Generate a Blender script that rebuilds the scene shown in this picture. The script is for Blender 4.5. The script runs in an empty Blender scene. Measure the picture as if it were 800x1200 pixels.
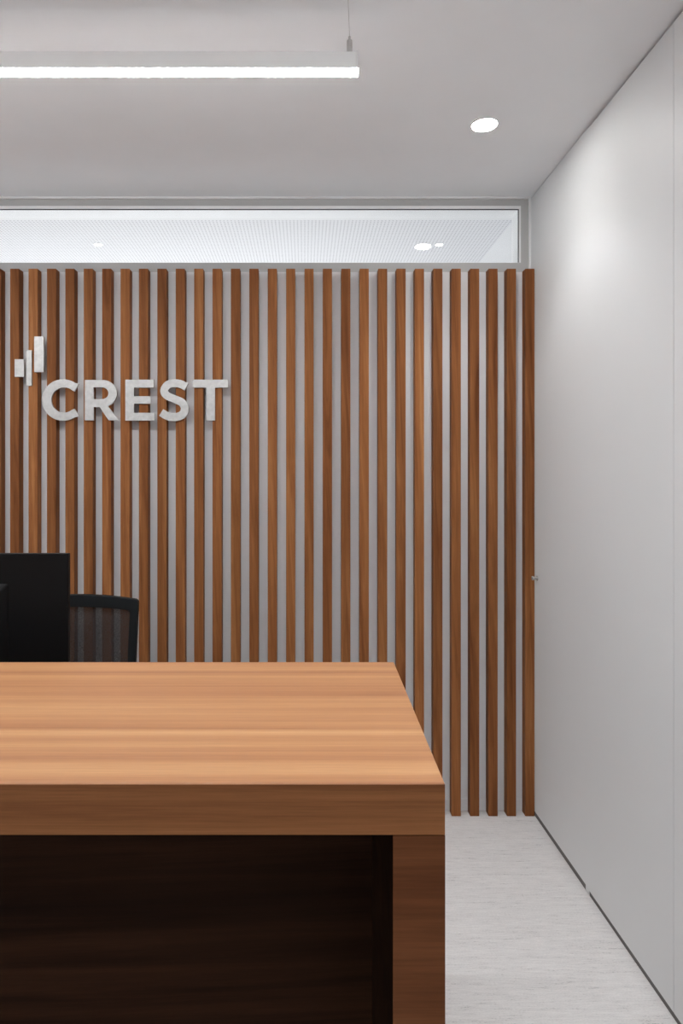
import bpy, bmesh, math
from mathutils import Vector, Matrix

SC = bpy.context.scene
COL = SC.collection
F, VX, VY, CZ = 780.0, 357.0, 563.0, 1.40      # focal length in px (800x1200 frame), vanishing point, eye height
D = 2.822                                       # distance of the slatted wall
XR = 0.958                                      # plane of the right wall
H = 2.60                                        # ceiling height

def wx(px, y): return (px - VX) * y / F
def wz(py, y): return CZ + (VY - py) * y / F

# ------------------------------------------------------------------ helpers
def tag(o, label=None, cat=None, group=None, kind=None):
    if label: o['label'] = label
    if cat: o['category'] = cat
    if group: o['group'] = group
    if kind: o['kind'] = kind
    return o

def empty(name, loc, rz=0.0):
    o = bpy.data.objects.new(name, None)
    o.empty_display_size = 0.05
    o.location = loc
    o.rotation_euler = (0, 0, rz)
    COL.objects.link(o)
    return o

def add_box(bm, x0, x1, y0, y1, z0, z1):
    vs = [bm.verts.new((x, y, z)) for z in (z0, z1) for y in (y0, y1) for x in (x0, x1)]
    for f in ((0, 2, 3, 1), (4, 5, 7, 6), (0, 1, 5, 4), (2, 6, 7, 3), (0, 4, 6, 2), (1, 3, 7, 5)):
        bm.faces.new([vs[i] for i in f])
    return vs

def add_cyl(bm, c, r, h, axis='Z', n=32, r2=None):
    m = Matrix.Translation(c)
    if axis == 'X': m = m @ Matrix.Rotation(math.pi / 2, 4, 'Y')
    if axis == 'Y': m = m @ Matrix.Rotation(math.pi / 2, 4, 'X')
    bmesh.ops.create_cone(bm, cap_ends=True, segments=n, radius1=r, radius2=r if r2 is None else r2, depth=h, matrix=m)

def add_tube(bm, pts, r, n=10):
    """round bar along a list of points"""
    pts = [Vector(p) for p in pts]
    rings = []
    for i, p in enumerate(pts):
        d = (pts[min(i + 1, len(pts) - 1)] - pts[max(i - 1, 0)]).normalized()
        up = Vector((0, 0, 1)) if abs(d.z) < 0.9 else Vector((0, 1, 0))
        a = d.cross(up).normalized(); b = d.cross(a).normalized()
        rr = r[i] if isinstance(r, (list, tuple)) else r
        rings.append([bm.verts.new(p + (a * math.cos(t) + b * math.sin(t)) * rr)
                      for t in [2 * math.pi * k / n for k in range(n)]])
    for q in range(len(rings) - 1):
        for k in range(n):
            bm.faces.new((rings[q][k], rings[q][(k + 1) % n], rings[q + 1][(k + 1) % n], rings[q + 1][k]))
    bm.faces.new(rings[0]); bm.faces.new(rings[-1])

def obj(name, bm, mat, parent=None, smooth=False, bevel=0.0, seg=2):
    bmesh.ops.recalc_face_normals(bm, faces=bm.faces)
    me = bpy.data.meshes.new(name)
    bm.to_mesh(me); bm.free()
    if mat: me.materials.append(mat)
    if smooth:
        for p in me.polygons: p.use_smooth = True
    o = bpy.data.objects.new(name, me)
    COL.objects.link(o)
    if parent: o.parent = parent
    if bevel:
        b = o.modifiers.new('bevel', 'BEVEL'); b.width = bevel; b.segments = seg
        b.limit_method = 'ANGLE'; b.angle_limit = math.radians(40)
    return o

def box(name, b, mat, parent=None, bevel=0.0, seg=2):
    bm = bmesh.new(); add_box(bm, *b)
    return obj(name, bm, mat, parent, bevel=bevel, seg=seg)

def struct(name, boxes, mat, bevel=0.0, parent=None):
    bm = bmesh.new()
    for b in boxes: add_box(bm, *b)
    o = obj(name, bm, mat, parent, bevel=bevel)
    if not parent: o['kind'] = 'structure'
    return o

# ------------------------------------------------------------------ materials
def new_mat(name):
    m = bpy.data.materials.new(name); m.use_nodes = True
    nt = m.node_tree
    return m, nt, nt.nodes['Principled BSDF']

def N(nt, t, **kw):
    n = nt.nodes.new(t)
    for k, v in kw.items(): setattr(n, k, v)
    return n

def plain(name, col, rough=0.5, metal=0.0, spec=0.5, noise=0.03, scale=6.0, bump=0.0, bscale=300.0):
    m, nt, b = new_mat(name)
    tc = N(nt, 'ShaderNodeTexCoord')
    nz = N(nt, 'ShaderNodeTexNoise'); nz.inputs['Scale'].default_value = scale; nz.inputs['Detail'].default_value = 4
    nt.links.new(tc.outputs['Object'], nz.inputs['Vector'])
    cr = N(nt, 'ShaderNodeValToRGB')
    cr.color_ramp.elements[0].position = 0.3; cr.color_ramp.elements[1].position = 0.7
    cr.color_ramp.elements[0].color = [c * (1 - noise) for c in col] + [1]
    cr.color_ramp.elements[1].color = [min(1, c * (1 + noise)) for c in col] + [1]
    nt.links.new(nz.outputs['Fac'], cr.inputs['Fac'])
    nt.links.new(cr.outputs['Color'], b.inputs['Base Color'])
    b.inputs['Roughness'].default_value = rough
    b.inputs['Metallic'].default_value = metal
    b.inputs['Specular IOR Level'].default_value = spec
    if bump:
        n2 = N(nt, 'ShaderNodeTexNoise'); n2.inputs['Scale'].default_value = bscale; n2.inputs['Detail'].default_value = 2
        nt.links.new(tc.outputs['Object'], n2.inputs['Vector'])
        bp = N(nt, 'ShaderNodeBump'); bp.inputs['Strength'].default_value = bump; bp.inputs['Distance'].default_value = 0.001
        nt.links.new(n2.outputs['Fac'], bp.inputs['Height'])
        nt.links.new(bp.outputs['Normal'], b.inputs['Normal'])
    return m

def wood(name, stops, axis, across, along, rough, band=None, distort=0.6, vary=0.0, spec=0.5, slant=0.0, pores=0.12, coat=0.0):
    """grain runs along `axis` (0,1,2); across/along = features per metre"""
    m, nt, b = new_mat(name)
    L = nt.links.new
    tc = N(nt, 'ShaderNodeTexCoord')
    oi = N(nt, 'ShaderNodeObjectInfo')
    mp = N(nt, 'ShaderNodeMapping')
    s = [across] * 3; s[axis] = along
    mp.inputs['Scale'].default_value = s
    off = N(nt, 'ShaderNodeVectorMath', operation='MULTIPLY_ADD')
    off.inputs[1].default_value = (37.0, 53.0, 91.0)
    cmb = N(nt, 'ShaderNodeCombineXYZ')
    for k in range(3): L(oi.outputs['Random'], cmb.inputs[k])
    L(cmb.outputs[0], off.inputs[0])
    rot = N(nt, 'ShaderNodeVectorRotate', rotation_type='Y_AXIS')
    rot.inputs['Angle'].default_value = slant
    L(tc.outputs['Object'], rot.inputs['Vector'])
    L(rot.outputs[0], mp.inputs['Vector'])
    L(mp.outputs[0], off.inputs[2])
    n1 = N(nt, 'ShaderNodeTexNoise'); n1.inputs['Scale'].default_value = 1.0
    n1.inputs['Detail'].default_value = 5; n1.inputs['Roughness'].default_value = 0.62; n1.inputs['Distortion'].default_value = distort
    L(off.outputs[0], n1.inputs['Vector'])
    # broad bands of tone
    mp2 = N(nt, 'ShaderNodeMapping')
    bs = band or across * 0.3
    s2 = [bs] * 3; s2[axis] = along * 0.35
    mp2.inputs['Scale'].default_value = s2
    off2 = N(nt, 'ShaderNodeVectorMath', operation='MULTIPLY_ADD'); off2.inputs[1].default_value = (11.0, 71.0, 23.0)
    L(cmb.outputs[0], off2.inputs[0]); L(rot.outputs[0], mp2.inputs['Vector']); L(mp2.outputs[0], off2.inputs[2])
    n2 = N(nt, 'ShaderNodeTexNoise'); n2.inputs['Scale'].default_value = 1.0; n2.inputs['Detail'].default_value = 2
    L(off2.outputs[0], n2.inputs['Vector'])
    mx = N(nt, 'ShaderNodeMix'); mx.inputs[0].default_value = 0.42
    L(n1.outputs['Fac'], mx.inputs[2]); L(n2.outputs['Fac'], mx.inputs[3])
    cr = N(nt, 'ShaderNodeValToRGB')
    el = cr.color_ramp.elements
    while len(el) < len(stops): el.new(0.5)
    for e, (p, c) in zip(el, stops):
        e.position = p; e.color = list(c) + [1]
    L(mx.outputs[0], cr.inputs['Fac'])
    # fine pores
    mp3 = N(nt, 'ShaderNodeMapping')
    s3 = [520.0] * 3; s3[axis] = 14.0
    mp3.inputs['Scale'].default_value = s3
    L(rot.outputs[0], mp3.inputs['Vector'])
    n3 = N(nt, 'ShaderNodeTexNoise'); n3.inputs['Scale'].default_value = 1.0; n3.inputs['Detail'].default_value = 2
    L(mp3.outputs[0], n3.inputs['Vector'])
    mr = N(nt, 'ShaderNodeMapRange'); mr.inputs['From Min'].default_value = 0.3; mr.inputs['From Max'].default_value = 0.7
    mr.inputs['To Min'].default_value = 1 - pores; mr.inputs['To Max'].default_value = 1 + pores
    L(n3.outputs['Fac'], mr.inputs['Value'])
    # tone differs a little from one piece to the next
    mv = N(nt, 'ShaderNodeMapRange'); mv.inputs['To Min'].default_value = 1 - vary; mv.inputs['To Max'].default_value = 1 + vary
    L(oi.outputs['Random'], mv.inputs['Value'])
    mm = N(nt, 'ShaderNodeMath', operation='MULTIPLY'); L(mr.outputs[0], mm.inputs[0]); L(mv.outputs[0], mm.inputs[1])
    vm = N(nt, 'ShaderNodeVectorMath', operation='SCALE')
    L(cr.outputs['Color'], vm.inputs[0]); L(mm.outputs[0], vm.inputs['Scale'])
    L(vm.outputs[0], b.inputs['Base Color'])
    b.inputs['Roughness'].default_value = rough
    b.inputs['Specular IOR Level'].default_value = spec
    b.inputs['Coat Weight'].default_value = coat
    b.inputs['Coat Roughness'].default_value = 0.25
    bp = N(nt, 'ShaderNodeBump'); bp.inputs['Strength'].default_value = 0.10; bp.inputs['Distance'].default_value = 0.0006
    L(n3.outputs['Fac'], bp.inputs['Height']); L(bp.outputs['Normal'], b.inputs['Normal'])
    return m

def emit(name, col, strength):
    m, nt, b = new_mat(name)
    b.inputs['Base Color'].default_value = (0.9, 0.9, 0.9, 1)
    b.inputs['Emission Color'].default_value = list(col) + [1]
    b.inputs['Emission Strength'].default_value = strength
    return m

M_ceil = plain('ceiling_paint', (0.88, 0.90, 0.92), 0.9, noise=0.01, spec=0.2)
M_wall = plain('grey_wall_paint', (0.50, 0.50, 0.495), 0.75, noise=0.012, spec=0.25)
M_room = plain('room_paint', (0.78, 0.80, 0.83), 0.85, noise=0.01, spec=0.2)
M_board = plain('backing_board_paint', (0.86, 0.875, 0.89), 0.7, noise=0.012, spec=0.25)
M_panel = plain('satin_door_laminate', (0.765, 0.78, 0.785), 0.5, noise=0.01, scale=2.0, spec=0.35)
M_dark = plain('shadow_gap_backing', (0.07, 0.068, 0.065), 0.8, spec=0.2)
M_plinth = plain('grey_plinth_strip', (0.17, 0.165, 0.16), 0.8, spec=0.2)
M_trim = plain('white_trim_paint', (0.86, 0.86, 0.86), 0.5, noise=0.01)
M_gasket = plain('dark_rubber_gasket', (0.06, 0.06, 0.065), 0.7)
M_alu = plain('white_coated_aluminium', (0.82, 0.82, 0.81), 0.45, noise=0.01)
M_steel = plain('brushed_steel', (0.50, 0.49, 0.475), 0.40, metal=0.6, noise=0.10, scale=60)
M_wire = plain('steel_wire', (0.5, 0.5, 0.5), 0.35, metal=0.7)
M_black = plain('black_plastic', (0.006, 0.006, 0.0065), 0.5, noise=0.1, spec=0.15)
M_black2 = plain('matt_black_frame', (0.009, 0.011, 0.012), 0.55, noise=0.1, spec=0.2)
M_seat = plain('black_seat_fabric', (0.02, 0.02, 0.022), 0.9, noise=0.2, scale=200, bump=0.3)

M_slat = wood('walnut_slat', [(0.30, (0.105, 0.034, 0.012)), (0.43, (0.205, 0.074, 0.026)), (0.54, (0.275, 0.107, 0.038)), (0.68, (0.390, 0.172, 0.066))],
              2, 34.0, 1.3, 0.5, band=11.0, distort=1.6, vary=0.14, spec=0.06, slant=math.radians(1.6), pores=0.10)
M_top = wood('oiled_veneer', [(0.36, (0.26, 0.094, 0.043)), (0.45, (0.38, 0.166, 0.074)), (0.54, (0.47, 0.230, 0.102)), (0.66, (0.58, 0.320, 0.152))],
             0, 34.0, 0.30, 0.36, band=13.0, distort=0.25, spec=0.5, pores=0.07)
M_edge = wood('oiled_veneer_shaded_edge', [(0.34, (0.128, 0.048, 0.018)), (0.5, (0.185, 0.075, 0.028)), (0.66, (0.245, 0.107, 0.043))],
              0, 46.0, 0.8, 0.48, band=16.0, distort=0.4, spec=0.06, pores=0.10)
M_leg = wood('walnut_leg', [(0.34, (0.060, 0.018, 0.0065)), (0.5, (0.098, 0.034, 0.0125)), (0.66, (0.138, 0.052, 0.020))],
             0, 30.0, 1.6, 0.48, band=14.0, distort=0.4, spec=0.06, pores=0.10)
M_fascia = wood('dark_walnut_and_recess_shade', [(0.36, (0.006, 0.0023, 0.0012)), (0.5, (0.014, 0.0055, 0.0026)), (0.64, (0.028, 0.0115, 0.0055))],
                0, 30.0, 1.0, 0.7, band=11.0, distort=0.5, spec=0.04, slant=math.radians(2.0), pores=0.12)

def floor_mat():
    m, nt, b = new_mat('streaked_grey_vinyl'); L = nt.links.new
    tc = N(nt, 'ShaderNodeTexCoord')
    def nz(sc, det):
        mp = N(nt, 'ShaderNodeMapping'); mp.inputs['Scale'].default_value = sc
        n = N(nt, 'ShaderNodeTexNoise'); n.inputs['Scale'].default_value = 1; n.inputs['Detail'].default_value = det
        L(tc.outputs['Object'], mp.inputs['Vector']); L(mp.outputs[0], n.inputs['Vector']); return n
    a = nz((22, 230, 1), 4); c = nz((5, 70, 1), 3); d = nz((160, 420, 1), 2)
    m1 = N(nt, 'ShaderNodeMix'); m1.inputs[0].default_value = 0.4; L(a.outputs['Fac'], m1.inputs[2]); L(c.outputs['Fac'], m1.inputs[3])
    m2 = N(nt, 'ShaderNodeMix'); m2.inputs[0].default_value = 0.35; L(m1.outputs[0], m2.inputs[2]); L(d.outputs['Fac'], m2.inputs[3])
    cr = N(nt, 'ShaderNodeValToRGB'); el = cr.color_ramp.elements; el.new(0.5)
    for e, (p, v) in zip(el, ((0.34, 0.42), (0.43, 0.71), (0.66, 0.86))):
        e.position = p; e.color = (v, v * 0.985, v * 0.975, 1)
    L(m2.outputs[0], cr.inputs['Fac']); L(cr.outputs['Color'], b.inputs['Base Color'])
    b.inputs['Roughness'].default_value = 0.6; b.inputs['Specular IOR Level'].default_value = 0.3
    return m
M_floor = floor_mat()

def perforated_mat():
    m, nt, b = new_mat('perforated_acoustic_board'); L = nt.links.new
    tc = N(nt, 'ShaderNodeTexCoord'); sp = N(nt, 'ShaderNodeSeparateXYZ'); L(tc.outputs['Object'], sp.inputs[0])
    sq = []
    for k in (0, 1):
        a = N(nt, 'ShaderNodeMath', operation='PINGPONG'); a.inputs[1].default_value = 0.0085
        L(sp.outputs[k], a.inputs[0])
        p = N(nt, 'ShaderNodeMath', operation='POWER'); p.inputs[1].default_value = 2
        L(a.outputs[0], p.inputs[0]); sq.append(p)
    s = N(nt, 'ShaderNodeMath', operation='ADD'); L(sq[0].outputs[0], s.inputs[0]); L(sq[1].outputs[0], s.inputs[1])
    r = N(nt, 'ShaderNodeMath', operation='LESS_THAN'); r.inputs[1].default_value = 0.0036 ** 2; L(s.outputs[0], r.inputs[0])
    mx = N(nt, 'ShaderNodeMix', data_type='RGBA'); L(r.outputs[0], mx.inputs[0])
    mx.inputs[6].default_value = (0.80, 0.80, 0.815, 1); mx.inputs[7].default_value = (0.42, 0.42, 0.44, 1)
    L(mx.outputs[2], b.inputs['Base Color']); b.inputs['Roughness'].default_value = 0.9
    return m
M_perf = perforated_mat()

def glass_mat():
    m = bpy.data.materials.new('clear_glass'); m.use_nodes = True; nt = m.node_tree; nt.nodes.clear(); L = nt.links.new
    out = N(nt, 'ShaderNodeOutputMaterial'); t = N(nt, 'ShaderNodeBsdfTransparent'); t.inputs['Color'].default_value = (0.97, 0.98, 0.98, 1)
    g = N(nt, 'ShaderNodeBsdfGlossy'); g.inputs['Roughness'].default_value = 0.0
    fr = N(nt, 'ShaderNodeFresnel'); fr.inputs['IOR'].default_value = 1.45
    mx = N(nt, 'ShaderNodeMixShader'); L(fr.outputs[0], mx.inputs[0]); L(t.outputs[0], mx.inputs[1]); L(g.outputs[0], mx.inputs[2]); L(mx.outputs[0], out.inputs[0])
    return m
M_glass = glass_mat()

def mesh_fabric():
    m = bpy.data.materials.new('black_mesh_fabric'); m.use_nodes = True; nt = m.node_tree; nt.nodes.clear(); L = nt.links.new
    out = N(nt, 'ShaderNodeOutputMaterial'); t = N(nt, 'ShaderNodeBsdfTransparent')
    p = N(nt, 'ShaderNodeBsdfPrincipled'); p.inputs['Base Color'].default_value = (0.016, 0.014, 0.015, 1); p.inputs['Roughness'].default_value = 0.7
    tc = N(nt, 'ShaderNodeTexCoord'); w = N(nt, 'ShaderNodeTexNoise'); w.inputs['Scale'].default_value = 500
    L(tc.outputs['Object'], w.inputs['Vector'])
    mr = N(nt, 'ShaderNodeMapRange'); mr.inputs['From Min'].default_value = 0.3; mr.inputs['From Max'].default_value = 0.7
    mr.inputs['To Min'].default_value = 0.86; mr.inputs['To Max'].default_value = 0.90
    L(w.outputs['Fac'], mr.inputs['Value'])
    mx = N(nt, 'ShaderNodeMixShader'); L(mr.outputs[0], mx.inputs[0]); L(t.outputs[0], mx.inputs[1]); L(p.outputs[0], mx.inputs[2]); L(mx.outputs[0], out.inputs[0])
    return m
M_meshf = mesh_fabric()

M_tube = emit('lit_opal_diffuser', (0.97, 0.985, 1.0), 48.0)
M_tube_fill = emit('fill_pendant_diffuser', (0.97, 0.985, 1.0), 18.0)
M_disc = emit('lit_downlight_lens', (1.0, 0.985, 0.96), 75.0)
M_disc2 = emit('lit_small_lens', (1.0, 0.99, 0.97), 8.0)

# ------------------------------------------------------------------ room shell
XL, YB, YN = -3.6, -3.4, 5.6
ZT, ZB, XW = wz(241.5, D), wz(308, D), wx(610, D)       # window opening
XWL = -3.0
struct('floor', [(XL - 0.1, XR + 1.0, YB - 0.1, YN + 0.1, -0.12, 0.0)], M_floor)
struct('ceiling', [(XL - 0.1, XR + 0.12, YB - 0.1, D + 0.10, H, H + 0.12)], M_ceil)
struct('wall_back', [(XL, XR + 0.016, D, D + 0.10, 0, ZB), (XL, XR + 0.016, D, D + 0.10, ZT, H),
                     (XW, XR + 0.016, D, D + 0.10, ZB, ZT), (XL, XWL, D, D + 0.10, ZB, ZT)], M_wall)
struct('wall_left', [(XL - 0.1, XL, YB, D + 0.1, 0, H)], M_room)
struct('wall_front', [(XL, XR + 0.016, YB - 0.1, YB, 0, H)], M_room)
struct('wall_right', [(XR + 0.016, XR + 0.116, YB, D, 0, H)], M_dark)

# pale board behind the slats, baseboard at its foot, thin trims under the ceiling and in the corner
ZS = wz(314.8, 2.774)                                   # top of the slats
struct('trim_1', [(XL, XR, D - 0.003, D, 0.0, ZS)], M_board)
struct('baseboard_back', [(XL, XR, D - 0.006, D - 0.003, 0.004, 0.052)], M_board)
struct('trim_2', [(XL, XR - 0.001, D - 0.010, D, H - 0.008, H)], M_trim)
struct('trim_3', [(XR - 0.011, XR - 0.001, D - 0.010, D, ZS + 0.004, H - 0.008)], M_trim, bevel=0.001)

# window: frame, gasket, glass
w = box('window_1', (XWL + 0.002, XW - 0.0005, D + 0.004, D + 0.010, ZB - 0.0, ZT - 0.0), M_glass); w['kind'] = 'structure'
fw = 0.0125
bm = bmesh.new()
add_box(bm, XWL, XW, D - 0.002, D + 0.098, ZT - fw, ZT)
add_box(bm, XW - 0.008, XW, D - 0.002, D + 0.098, ZB, ZT - fw)
add_box(bm, XWL, XWL + 0.008, D - 0.002, D + 0.098, ZB, ZT - fw)
add_box(bm, XWL + 0.008, XW - 0.008, D + 0.001, D + 0.098, ZB, ZB + 0.0015)
obj('window_frame', bm, plain('bright_white_frame', (0.93, 0.93, 0.93), 0.4, noise=0.005), w)
bm = bmesh.new()
add_box(bm, XWL + 0.008, XW - 0.008, D + 0.0005, D + 0.0038, ZT - fw - 0.0035, ZT - fw)
add_box(bm, XW - 0.0115, XW - 0.008, D + 0.0005, D + 0.0038, ZB + 0.0015, ZT - fw - 0.0035)
obj('window_gasket', bm, M_gasket, w)

# flush doors of the right wall
def flush_door(name, y0, y1, z0, z1):
    o = box(name, (XR, XR + 0.0155, y0, y1, z0, z1), M_panel); o['kind'] = 'structure'; return o
YP = XR * F / 329.0                                     # seam seen at x=686
YQ = XR * F / 432.0                                     # seam seen at x=789
d1 = flush_door('door_1', YP, D - 0.004, 0.021, H - 0.005)
struct('door_2', [(XR, XR + 0.0155, YQ + 0.001, YP - 0.026, 0.017, H - 0.010), (XR, XR + 0.0155, YP - 0.026, YP - 0.0001, 0.003, H - 0.007)], M_panel)
flush_door('door_3', YQ - 0.95, YQ - 0.001, 0.017, H - 0.010)
flush_door('door_4', YQ - 1.95, YQ - 0.953, 0.017, H - 0.010)
flush_door('door_5', YB + 0.01, YQ - 1.953, 0.017, H - 0.010)
struct('trim_4', [(XR + 0.002, XR + 0.016, YP + 0.001, D - 0.004, 0.0, 0.0205), (XR + 0.002, XR + 0.016, YB + 0.01, YP - 0.027, 0.0, 0.0165)], M_plinth)
# small steel knob on the far door
ky, kz = 2.742, wz(677.5, 2.742)
bm = bmesh.new()
add_cyl(bm, (XR - 0.0015, ky, kz), 0.0105, 0.003, 'X', 28)
add_cyl(bm, (XR - 0.010, ky, kz), 0.0058, 0.016, 'X', 24)
add_cyl(bm, (XR - 0.0195, ky, kz), 0.0085, 0.006, 'X', 28)
obj('door_knob', bm, M_steel, d1, bevel=0.0008)['label'] = 'small round steel knob'

# the room beyond the window
struct('wall_far_side', [(XR + 0.9, XR + 1.0, D + 0.1, YN, 0, H)], M_room)
struct('wall_far_end', [(XL, XR + 0.9, YN, YN + 0.1, 0, H)], M_room)
struct('wall_far_left', [(XL - 0.1, XL, D + 0.1, YN, 0, H)], M_room)
struct('trim_5', [(XR + 0.016, XR + 1.0, D, D + 0.10, 0, H)], M_room)
YC = 3.065
struct('ceiling_far', [(XL - 0.1, XR + 1.0, D + 0.10, YC, H, H + 0.12), (XR + 0.004, XR + 1.0, YC, YN + 0.1, H, H + 0.12),
                       (XL - 0.1, XR + 0.004, YC, YN + 0.1, H + 0.02, H + 0.12)], M_trim)
struct('ceiling_far_tiles', [(XL - 0.1, XR + 0.004, YC, YN + 0.1, H, H + 0.02)], M_perf)

# ------------------------------------------------------------------ wall slats
ONES = ['', 'first', 'second', 'third', 'fourth', 'fifth', 'sixth', 'seventh', 'eighth', 'ninth', 'tenth', 'eleventh', 'twelfth',
        'thirteenth', 'fourteenth', 'fifteenth', 'sixteenth', 'seventeenth', 'eighteenth', 'nineteenth', 'twentieth']
def ordinal(n):
    if n <= 20: return ONES[n]
    t = n // 10
    if n % 10 == 0: return {3: 'thirtieth', 4: 'fortieth'}[t]
    return {2: 'twenty-', 3: 'thirty-'}[t] + ONES[n % 10]
NEAR = {0: 'touching the white door wall', 17: 'behind the stem of letter T', 18: 'behind the left arm of letter T',
        19: 'behind the right half of letter S', 20: 'behind the left edge of letter S', 21: 'behind the arms of letter E',
        22: 'just left of letter E', 23: 'behind the leg of letter R', 24: 'behind the stem of letter R',
        25: 'behind the open side of letter C', 26: 'behind the left curve of letter C', 27: 'behind the tallest logo bar',
        28: 'behind the smallest logo bar', 29: 'at the left edge of the picture'}
SW, SY0, SY1, PITCH, X0 = 0.038, 2.774, 2.816, 21.56 * 2.774 / F, wx(615.4, 2.774)
proto = None
for i in range(38):
    if proto is None:
        s = proto = box('wooden_slat', (0, SW, 0, SY1 - SY0, 0, ZS), M_slat, bevel=0.0012, seg=2)
    else:
        s = proto.copy(); COL.objects.link(s)
    s.location = (X0 - PITCH * i, SY0, 0)
    if i in NEAR and i != 29:
        lab = 'brown wood slat, %s from the white wall, %s' % (ordinal(i + 1), NEAR[i])
        if i == 0: lab = 'brown wood slat first from the right, touching the white door wall'
    elif i < 5:
        lab = 'brown wood slat, %s from the white right wall, its foot visible on the floor' % ordinal(i + 1)
    elif i < 17:
        lab = 'tall narrow brown wood slat, %s counted from the white right wall' % ordinal(i + 1)
    else:
        lab = 'brown wood slat left of the logo, %s counted from the white right wall' % ordinal(i + 1)
    tag(s, lab, 'slat', 'vertical wooden slats on the back wall')

# ------------------------------------------------------------------ logo and letters
K = 135.0 / 800.0
LY0, LY1 = SY0 - 0.010, SY0 + 0.0003
def zpt(u, v, ox, oy):
    px, py = ox + u * K, oy + v * K
    return wx(px, LY0), wz(py, LY0)

def letter(name, outline, hole, ox, oy, label, cat):
    """extrude an outline (with an optional hole) given in a plan of the sign"""
    pts = [zpt(u, v, ox, oy) for u, v in outline]
    hp = [zpt(u, v, ox, oy) for u, v in hole] if hole else []
    bm = bmesh.new()
    loops = []
    for P in ([pts, hp] if hp else [pts]):
        vs = [bm.verts.new((x, LY0, z)) for x, z in P]
        for a in range(len(vs)): bm.edges.new((vs[a], vs[(a + 1) % len(vs)]))
    bmesh.ops.triangle_fill(bm, use_beauty=True, edges=bm.edges[:])
    r = bmesh.ops.extrude_face_region(bm, geom=bm.faces[:])
    bmesh.ops.translate(bm, verts=[v for v in r['geom'] if isinstance(v, bmesh.types.BMVert)], vec=(0, LY1 - LY0, 0))
    cx = sum(p[0] for p in pts) / len(pts); cz = sum(p[1] for p in pts) / len(pts)
    bmesh.ops.translate(bm, verts=bm.verts, vec=(-cx, 0, -cz))
    o = obj(name, bm, M_steel)
    o.location = (cx, 0, cz)
    return tag(o, label, cat, 'brushed metal sign on the slatted wall')

def arc(cx, cy, rx, ry, a0, a1, n):
    return [(cx + rx * math.cos(math.radians(a0 + (a1 - a0) * k / n)), cy - ry * math.sin(math.radians(a0 + (a1 - a0) * k / n))) for k in range(n + 1)]

A, B = (10, 385), (140, 430)
c_out = [(487, 383)] + arc(378, 496, 146, 144, 56, 304, 44) + [(490, 607)]
c_in = [(457, 557)] + arc(384, 496, 87, 88, -52, -308, 40) + [(457, 437)]
letter('sign_letter', c_out + c_in, None, *A, 'brushed metal letter C, first of the word on the slats', 'letter')
r_out = [(530, 357), (648, 357)] + arc(655, 450, 97, 93, 84, -56, 22) + [(690, 541), (767, 637), (695, 637), (631, 545), (590, 545), (590, 637), (530, 637)]
r_in = [(590, 408), (645, 408)] + arc(648, 449, 45, 41, 84, -84, 16) + [(645, 490), (590, 490)]
letter('sign_letter', r_out, r_in, *A, 'brushed metal letter R, second of the word on the slats', 'letter')
letter('sign_letter', [(40, 88), (238, 88), (238, 143), (100, 143), (100, 203), (215, 203), (215, 255), (100, 255), (100, 318), (242, 318), (242, 372), (40, 372)],
       None, *B, 'brushed metal letter E in the middle of the word', 'letter')
sp = [(464, 139), (425, 119), (380, 113), (335, 124), (310, 162), (326, 196), (380, 222), (434, 248), (453, 290), (436, 330), (388, 348), (335, 342), (289, 316)]
def cr_spline(P, n=7):
    Q = [P[0]] + P + [P[-1]]; out = []
    for i in range(1, len(Q) - 2):
        for k in range(n):
            t = k / n; r = []
            for c in (0, 1):
                a, b, c2, d = Q[i - 1][c], Q[i][c], Q[i + 1][c], Q[i + 2][c]
                r.append(0.5 * (2 * b + (c2 - a) * t + (2 * a - 5 * b + 4 * c2 - d) * t * t + (3 * b - a - 3 * c2 + d) * t ** 3))
            out.append(tuple(r))
    return out + [P[-1]]
spine = cr_spline(sp)
lft, rgt = [], []
for i, p in enumerate(spine):
    q0, q1 = spine[max(i - 1, 0)], spine[min(i + 1, len(spine) - 1)]
    dx, dy = q1[0] - q0[0], q1[1] - q0[1]; l = math.hypot(dx, dy)
    hw = 27.5
    lft.append((p[0] - dy / l * hw, p[1] + dx / l * hw)); rgt.append((p[0] + dy / l * hw, p[1] - dx / l * hw))
letter('sign_letter', lft + rgt[::-1], None, *B, 'brushed metal letter S, fourth of the word on the slats', 'letter')
letter('sign_letter', [(508, 88), (754, 88), (754, 143), (662, 143), (662, 372), (602, 372), (602, 143), (508, 143)],
       None, *B, 'brushed metal letter T, last of the word on the slats', 'letter')
for (x0, y0, x1, y1), lab in (((42, 213, 107, 335), 'short wide brushed metal logo bar, leftmost of the three bars'),
                              ((124, 150, 160, 397), 'narrow brushed metal logo bar, middle one of the three'),
                              ((178, 55, 244, 302), 'tall wide brushed metal logo bar standing above letter C')):
    letter('logo_bar', [(x0, y0), (x1, y0), (x1, y1), (x0, y1)], None, *A, lab, 'logo bar')

# ------------------------------------------------------------------ reception counter
CY0, CY1, CT, CB = 0.770, 0.35 * F / 212.7, 1.050, 0.990
CXL = -2.35
desk = tag(empty('reception_counter', (-1.0, 1.0, 0)), 'wooden reception counter with a thick light brown top and dark recessed front', 'counter')
def dchild(o):
    o.parent = desk; o.matrix_parent_inverse = Matrix.Translation((1.0, -1.0, 0)); return o
xr0, xr1 = wx(521.2, CY0), wx(461.5, CY1)
bm = bmesh.new()
vs = [bm.verts.new(p) for p in ((CXL, CY0, CB), (xr0, CY0, CB), (xr1, CY1, CB), (CXL, CY1, CB),
                                (CXL, CY0, CT), (xr0, CY0, CT), (xr1, CY1, CT), (CXL, CY1, CT))]
for f in ((0, 3, 2, 1), (4, 5, 6, 7), (0, 1, 5, 4), (1, 2, 6, 5), (2, 3, 7, 6), (3, 0, 4, 7)):
    bm.faces.new([vs[i] for i in f])
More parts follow.
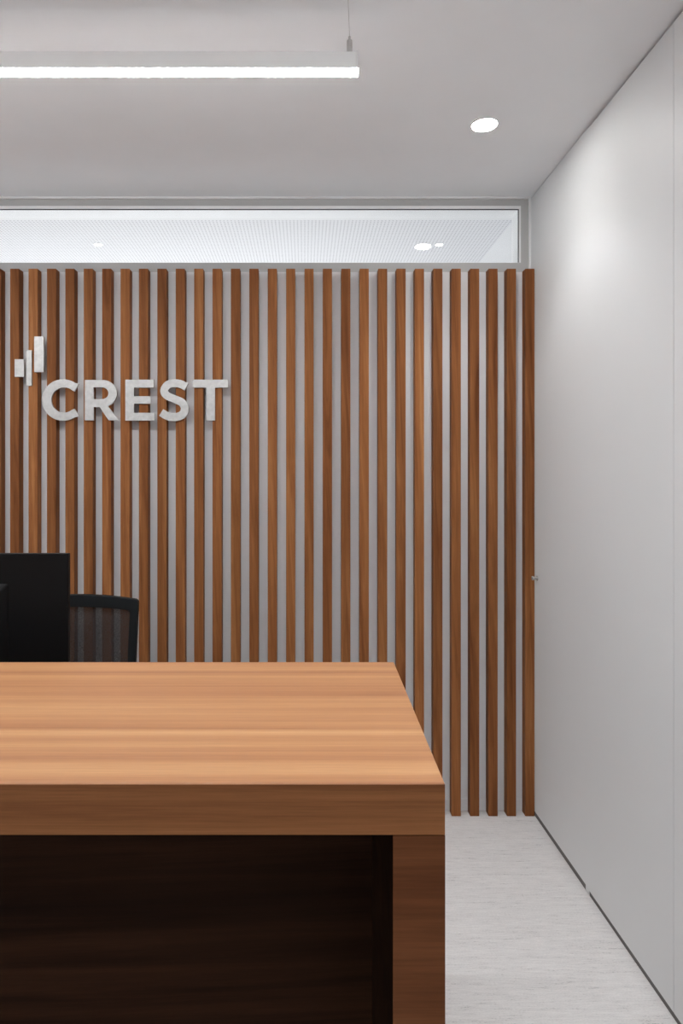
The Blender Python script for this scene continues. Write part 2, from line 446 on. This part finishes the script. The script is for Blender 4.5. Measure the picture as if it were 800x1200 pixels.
bmesh.ops.bevel(bm, geom=[e for e in bm.edges if all(v.co.z > CT - 0.001 for v in e.verts)], offset=0.0018, segments=2, affect='EDGES', profile=0.5)
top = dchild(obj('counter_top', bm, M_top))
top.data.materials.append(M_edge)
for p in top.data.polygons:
    if p.normal.z < 0.15: p.material_index = 1  # shade coloured into the sides; lighter bevel faces imitate the edge highlight
leg1 = dchild(box('side_panel', (wx(460, CY0), wx(521.8, CY0), CY0 + 0.0003, CY1 - 0.004, 0, CB - 0.0012), M_leg, bevel=0.001))
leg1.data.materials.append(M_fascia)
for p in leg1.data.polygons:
    if p.normal.x < -0.5: p.material_index = 1  # inner face of the leg coloured near-black to stand for recess shade
dchild(box('side_panel', (CXL, CXL + 0.06, CY0 + 0.0003, CY1 - 0.004, 0, CB - 0.0012), M_leg, bevel=0.001))
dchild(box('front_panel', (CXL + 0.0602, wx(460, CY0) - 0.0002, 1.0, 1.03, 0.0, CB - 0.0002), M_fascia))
# lower working surface behind the counter, joined to it
dchild(box('work_surface', (CXL + 0.062, wx(460, CY0) - 0.002, 1.031, 1.80, 0.71, 0.74), M_edge, bevel=0.001))
dchild(box('work_surface_leg', (CXL + 0.30, CXL + 0.34, CY1 + 0.1, 1.78, 0.0, 0.7098), M_leg))
dchild(box('work_surface_leg', (0.02, 0.06, CY1 + 0.1, 1.78, 0.0, 0.7098), M_leg))

# ------------------------------------------------------------------ monitor, seen from behind
MY = 1.58
mxr = wx(80, MY); mzt = wz(648.6, MY)
mon = tag(empty('computer_monitor', (mxr - 0.31, MY, 0.74)), 'black computer monitor seen from behind, standing behind the counter', 'monitor')
def mchild(o, par=mon):
    o.parent = par; o.matrix_parent_inverse = Matrix.Translation((-(mxr - 0.31), -MY, -0.74)); return o
mw, mh = 0.62, 0.365
bm = bmesh.new()
vs = add_box(bm, mxr - mw, mxr, MY, MY + 0.014, mzt - mh, mzt)
shell = mchild(obj('housing', bm, M_black, bevel=0.002, seg=3))
bm = bmesh.new()   # raised back
vs = add_box(bm, mxr - mw + 0.14, mxr - 0.14, MY - 0.022, MY, mzt - mh + 0.05, mzt - 0.07)
for v in vs:
    if v.co.y < MY - 0.01:
        v.co.x += 0.03 if v.co.x < mxr - mw / 2 else -0.03
        v.co.z += 0.03 if v.co.z < mzt - mh / 2 else -0.03
mchild(obj('back_cover', bm, M_black, bevel=0.004, seg=3))
mchild(box('screen', (mxr - mw + 0.008, mxr - 0.008, MY + 0.014, MY + 0.0155, mzt - mh + 0.012, mzt - 0.008), plain('dark_screen', (0.01, 0.01, 0.012), 0.15)))
bm = bmesh.new()
add_box(bm, mxr - mw / 2 - 0.035, mxr - mw / 2 + 0.035, MY - 0.034, MY - 0.022, 0.75, mzt - 0.15)
mchild(obj('stand', bm, M_black, bevel=0.003))
bm = bmesh.new()
add_box(bm, mxr - mw / 2 - 0.12, mxr - mw / 2 + 0.12, MY - 0.10, MY + 0.10, 0.7402, 0.7500)
mchild(obj('stand_base', bm, M_black, bevel=0.004))

# ------------------------------------------------------------------ office chair
CHX, CHY = -0.80, 2.05
ch = tag(empty('office_chair', (CHX, CHY, 0)), 'black office chair with a see-through mesh backrest, behind the counter', 'chair')
BY = 2.33                       # backrest plane
def cchild(o, par=ch):
    o.parent = par
    o.matrix_parent_inverse = Matrix.Translation((-CHX, -CHY, 0)); return o
# backrest outline as half widths at heights, slightly hollow in plan
def back_pt(u, z):              # u -1..1 across the back
    t = (z - 0.56) / 0.44
    half = 0.209 + 0.017 * t
    top_drop = 0.012 * u * u * max(0, (t - 0.5) * 2)
    return Vector((CHX + u * half, BY - 0.035 * u * u + 0.03 * t * 0.3, z - top_drop))
def rounded(n=40):
    """outer loop of the back in (u, z), with rounded corners"""
    pts = []
    ru, rz = 0.05, 0.014
    for (cu, cz_, a0) in ((1 - ru, 1.0 - rz, 0), (-1 + ru, 1.0 - rz, 90), (-1 + ru * 2, 0.56 + 0.05, 180), (1 - ru * 2, 0.56 + 0.05, 270)):
        rr, rzz = (ru, rz) if a0 < 180 else (ru * 2, 0.05)
        for k in range(9):
            a = math.radians(a0 + 90 * k / 8)
            pts.append((cu + rr * math.cos(a), cz_ + rzz * math.sin(a)))
    # densify long edges
    out = []
    for i, p in enumerate(pts):
        q = pts[(i + 1) % len(pts)]
        m = max(1, int(max(abs(p[0] - q[0]) / 0.12, abs(p[1] - q[1]) / 0.04)))
        for k in range(m): out.append((p[0] + (q[0] - p[0]) * k / m, p[1] + (q[1] - p[1]) * k / m))
    return out
loop = rounded()
bm = bmesh.new()
ring = []
for (u, z) in loop:
    iu = max(-1, min(1, u)); 
    zi = 0.60 + (z - 0.56) * (0.957 - 0.60) / 0.44
    ui = u * (1 - 0.135)
    o_, i_ = back_pt(u, z), back_pt(ui, zi)
    th = Vector((0, 0.011, 0))
    ring.append([bm.verts.new(o_ - th), bm.verts.new(o_ + th), bm.verts.new(i_ + th), bm.verts.new(i_ - th)])
for a in range(len(ring)):
    p, q = ring[a], ring[(a + 1) % len(ring)]
    for k in range(4): bm.faces.new((p[k], q[k], q[(k + 1) % 4], p[(k + 1) % 4]))
cchild(obj('back_frame', bm, M_black2, bevel=0.003, seg=2))
bm = bmesh.new()
NU, NZ = 14, 14
g = [[bm.verts.new(back_pt(-0.86 + 1.72 * a / NU, 0.595 + (0.962 - 0.595) * b / NZ)) for a in range(NU + 1)] for b in range(NZ + 1)]
for b in range(NZ):
    for a in range(NU): bm.faces.new((g[b][a], g[b][a + 1], g[b + 1][a + 1], g[b + 1][a]))
cchild(obj('mesh_back', bm, M_meshf, smooth=True))
bm = bmesh.new()
add_tube(bm, [(CHX, BY + 0.035, 0.66), (CHX, BY + 0.05, 0.56), (CHX, BY + 0.02, 0.44), (CHX, BY - 0.10, 0.405), (CHX, CHY, 0.405)], [0.018, 0.022, 0.024, 0.024, 0.024])
add_tube(bm, [(CHX - 0.10, BY + 0.012, 0.60), (CHX, BY + 0.035, 0.64), (CHX + 0.10, BY + 0.012, 0.60)], 0.013)
cchild(obj('back_support', bm, M_black2, smooth=True))
bm = bmesh.new()
add_box(bm, CHX - 0.24, CHX + 0.24, CHY - 0.24, CHY + 0.22, 0.44, 0.50)
st = cchild(obj('seat', bm, M_seat, bevel=0.028, seg=4))
bm = bmesh.new(); add_box(bm, CHX - 0.10, CHX + 0.10, CHY - 0.10, CHY + 0.10, 0.385, 0.4395)
cchild(obj('tilt_mechanism', bm, M_black, bevel=0.01))
bm = bmesh.new(); add_cyl(bm, (CHX, CHY, 0.30), 0.016, 0.17); add_cyl(bm, (CHX, CHY, 0.18), 0.027, 0.18)
cchild(obj('gas_column', bm, M_black))
for sx in (-1, 1):
    bm = bmesh.new()
    x = CHX + sx * 0.275
    add_tube(bm, [(CHX + sx * 0.10, CHY, 0.425), (x, CHY, 0.43), (x + sx * 0.005, CHY, 0.50), (x, CHY, 0.605)], 0.014)
    a = cchild(obj('armrest', bm, M_black2, smooth=True))
    bm = bmesh.new(); add_box(bm, x - 0.035, x + 0.035, CHY - 0.12, CHY + 0.11, 0.60, 0.625)
    cchild(obj('arm_pad', bm, M_black, bevel=0.01, seg=3), a)
    a.children[0].matrix_parent_inverse = Matrix.Identity(4)
bm = bmesh.new()
add_cyl(bm, (CHX, CHY, 0.10), 0.045, 0.05)
for k in range(5):
    a = math.radians(90 + 72 * k)
    add_tube(bm, [(CHX, CHY, 0.105), (CHX + 0.15 * math.cos(a), CHY + 0.15 * math.sin(a), 0.095), (CHX + 0.28 * math.cos(a), CHY + 0.28 * math.sin(a), 0.072)], [0.024, 0.02, 0.015])
cchild(obj('star_base', bm, M_black))
for k in range(5):
    a = math.radians(90 + 72 * k); c = (CHX + 0.28 * math.cos(a), CHY + 0.28 * math.sin(a))
    bm = bmesh.new()
    add_cyl(bm, (c[0] - 0.014, c[1], 0.026), 0.026, 0.016, 'X', 20); add_cyl(bm, (c[0] + 0.014, c[1], 0.026), 0.026, 0.016, 'X', 20)
    add_cyl(bm, (c[0], c[1], 0.046), 0.007, 0.045); add_cyl(bm, (c[0], c[1], 0.026), 0.006, 0.02, 'X', 12)
    cchild(obj('caster', bm, M_black))

# ------------------------------------------------------------------ pendant light
PY = 1.60
def pendant(xr, y, label, length=2.7, tube=None):
    zt, zb = wz(60.0, PY), wz(79.6, PY)
    p = tag(empty('pendant_light', (xr - length / 2, y, zb)), label, 'light', 'long linear pendant lights')
    inv = Matrix.Translation((-(xr - length / 2), -y, -zb))
    def ad(o, par=p):
        o.parent = par; o.matrix_parent_inverse = inv; return o
    xl = xr - length
    ad(box('lamp_body', (xl + 0.003, xr - 0.0045, y, y + 0.032, zb, zt), M_alu, bevel=0.0015))
    for a, b in ((xl, xl + 0.003), (xr - 0.0045, xr - 0.0015)):
        ad(box('end_cap', (a, b, y - 0.0004, y + 0.0324, zb, zt + 0.0008), M_alu))
    ad(box('diffuser', (xl + 0.001, xr, y + 0.0008, y + 0.0312, zb - 0.0033, zb), tube or M_tube, bevel=0.001))
    for cx in (xr - 0.021, xl + 0.3):
        bm = bmesh.new()
        add_cyl(bm, (cx, y + 0.016, zt + 0.018), 0.0064, 0.036, n=20)
        add_cyl(bm, (cx, y + 0.016, zt + 0.040), 0.0028, 0.012, n=14)
        gk = ad(obj('cable_gripper', bm, M_steel, bevel=0.0006))
        bm = bmesh.new(); add_tube(bm, [(cx, y + 0.016, zt + 0.044), (cx - 0.004, y + 0.016, H - 0.02)], 0.0005, 8)
        ad(obj('suspension_cable', bm, M_wire))
        bm = bmesh.new(); add_cyl(bm, (cx - 0.004, y + 0.016, H - 0.010), 0.02, 0.0198, n=28)
        ad(obj('ceiling_rose', bm, M_alu, bevel=0.002))
    return p
pendant(wx(420.2, PY), PY, 'long white linear pendant light hanging above the counter')
pendant(wx(420.2, PY), -0.9, 'added unseen linear pendant light hanging behind the camera', tube=M_tube_fill)  # this and the next pendant are unseen, added to raise the room light
pendant(wx(420.2, PY), -2.5, 'added unseen linear pendant light near the wall behind the camera', tube=M_tube_fill)

# ------------------------------------------------------------------ downlights
def spot(name, loc, power, angle=110, blend=0.9, size=0.04, col=(0.98, 0.99, 1.0)):
    l = bpy.data.lights.new(name, 'SPOT'); l.energy = power; l.spot_size = math.radians(angle); l.spot_blend = blend
    l.shadow_soft_size = size; l.color = col
    o = bpy.data.objects.new(name, l); o.location = loc; COL.objects.link(o); return o

dl = None
def downlight(x, y, label, r=0.0415, lens=None):
    t = tag(empty('downlight', (x, y, H)), label, 'light', 'round recessed ceiling downlights')
    bm = bmesh.new()
    n = 40
    def ringv(rad, z): return [bm.verts.new((rad * math.cos(2 * math.pi * k / n), rad * math.sin(2 * math.pi * k / n), z)) for k in range(n)]
    a, b, c, d = ringv(r + 0.005, 0), ringv(r + 0.005, -0.002), ringv(r, -0.0025), ringv(r, 0)
    for p, q in ((a, b), (b, c), (c, d), (d, a)):
        for k in range(n): bm.faces.new((p[k], p[(k + 1) % n], q[(k + 1) % n], q[k]))
    obj('trim_ring', bm, M_trim, t)
    bm = bmesh.new(); add_cyl(bm, (0, 0, -0.0010), r, 0.0018, n=n)
    obj('lens', bm, lens or M_disc, t)
    return t
DY = 2.245
SPX = (wx(567.5, DY), -2.3)
labs = ('round lit downlight in the ceiling near the right wall',
        'round lit downlight in the ceiling left of the logo')
for x, lb in zip(SPX, labs):
    downlight(x, DY, lb)
    spot('downlight_beam', (x, DY, H - 0.012), 6.0, 108, 0.6)
downlight(wx(514.5, 3.385), 3.385, 'tiny lit downlight behind the glass, at the right end of the perforated ceiling', 0.018, M_disc2)
downlight(wx(115, 3.385), 3.385, 'tiny lit downlight behind the glass, above the logo', 0.018, M_disc2)
# unseen downlights added to brighten the visitors' side and the lower right wall
for x in (0.60, -1.78):
    spot('downlight_beam', (x, 0.55, H - 0.012), 22, 120, 0.9)
    downlight(x, 0.55, 'added unseen downlight in the ceiling %s' % ('over the aisle beside the counter' if x > 0 else 'over the far left end of the counter'))
for x in SPX:  # more unseen downlights, added behind the camera as fill
    spot('downlight_beam', (x, -1.6, H - 0.012), 28, 140, 0.9)
    downlight(x, -1.6, 'added unseen downlight in the ceiling behind the camera')

def area(name, loc, sx, sy, power, rot=(0, 0, 0), col=(1, 0.985, 0.97)):
    l = bpy.data.lights.new(name, 'AREA'); l.shape = 'RECTANGLE'; l.size = sx; l.size_y = sy; l.energy = power; l.color = col
    o = bpy.data.objects.new(name, l); o.location = loc; o.rotation_euler = rot; COL.objects.link(o); return o
# unseen area lights added to brighten the neighbouring room
area('next_room_fill', (-1.0, 4.2, 1.2), 3.2, 1.6, 16, (math.pi, 0, 0), (1.0, 0.995, 1.0))
area('next_room_fill', (-1.0, 4.9, 2.55), 3.0, 0.3, 18, (0, 0, 0), (1.0, 0.995, 1.0))

wd = bpy.data.worlds.new('World'); SC.world = wd; wd.use_nodes = True
wd.node_tree.nodes['Background'].inputs['Color'].default_value = (0.8, 0.85, 0.9, 1)
wd.node_tree.nodes['Background'].inputs['Strength'].default_value = 0.3

# ------------------------------------------------------------------ camera and view
cam = bpy.data.cameras.new('camera')
cam.sensor_fit = 'VERTICAL'; cam.sensor_height = 36.0; cam.sensor_width = 24.0
cam.lens = F / 1200 * 36.0
cam.shift_x = (400 - VX) / 1200.0
cam.shift_y = -(600 - VY) / 1200.0
cam.clip_start = 0.01
co = bpy.data.objects.new('camera', cam); co.location = (0, 0, CZ); co.rotation_euler = (math.pi / 2, 0, 0)
COL.objects.link(co); SC.camera = co
SC.view_settings.view_transform = 'Standard'; SC.view_settings.look = 'None'
SC.view_settings.gamma = 1.0; SC.view_settings.use_curve_mapping = False
SC.view_settings.exposure = 0.95
SC.cycles.max_bounces = 10; SC.cycles.diffuse_bounces = 6; SC.cycles.transparent_max_bounces = 12
SC.cycles.sample_clamp_indirect = 6.0
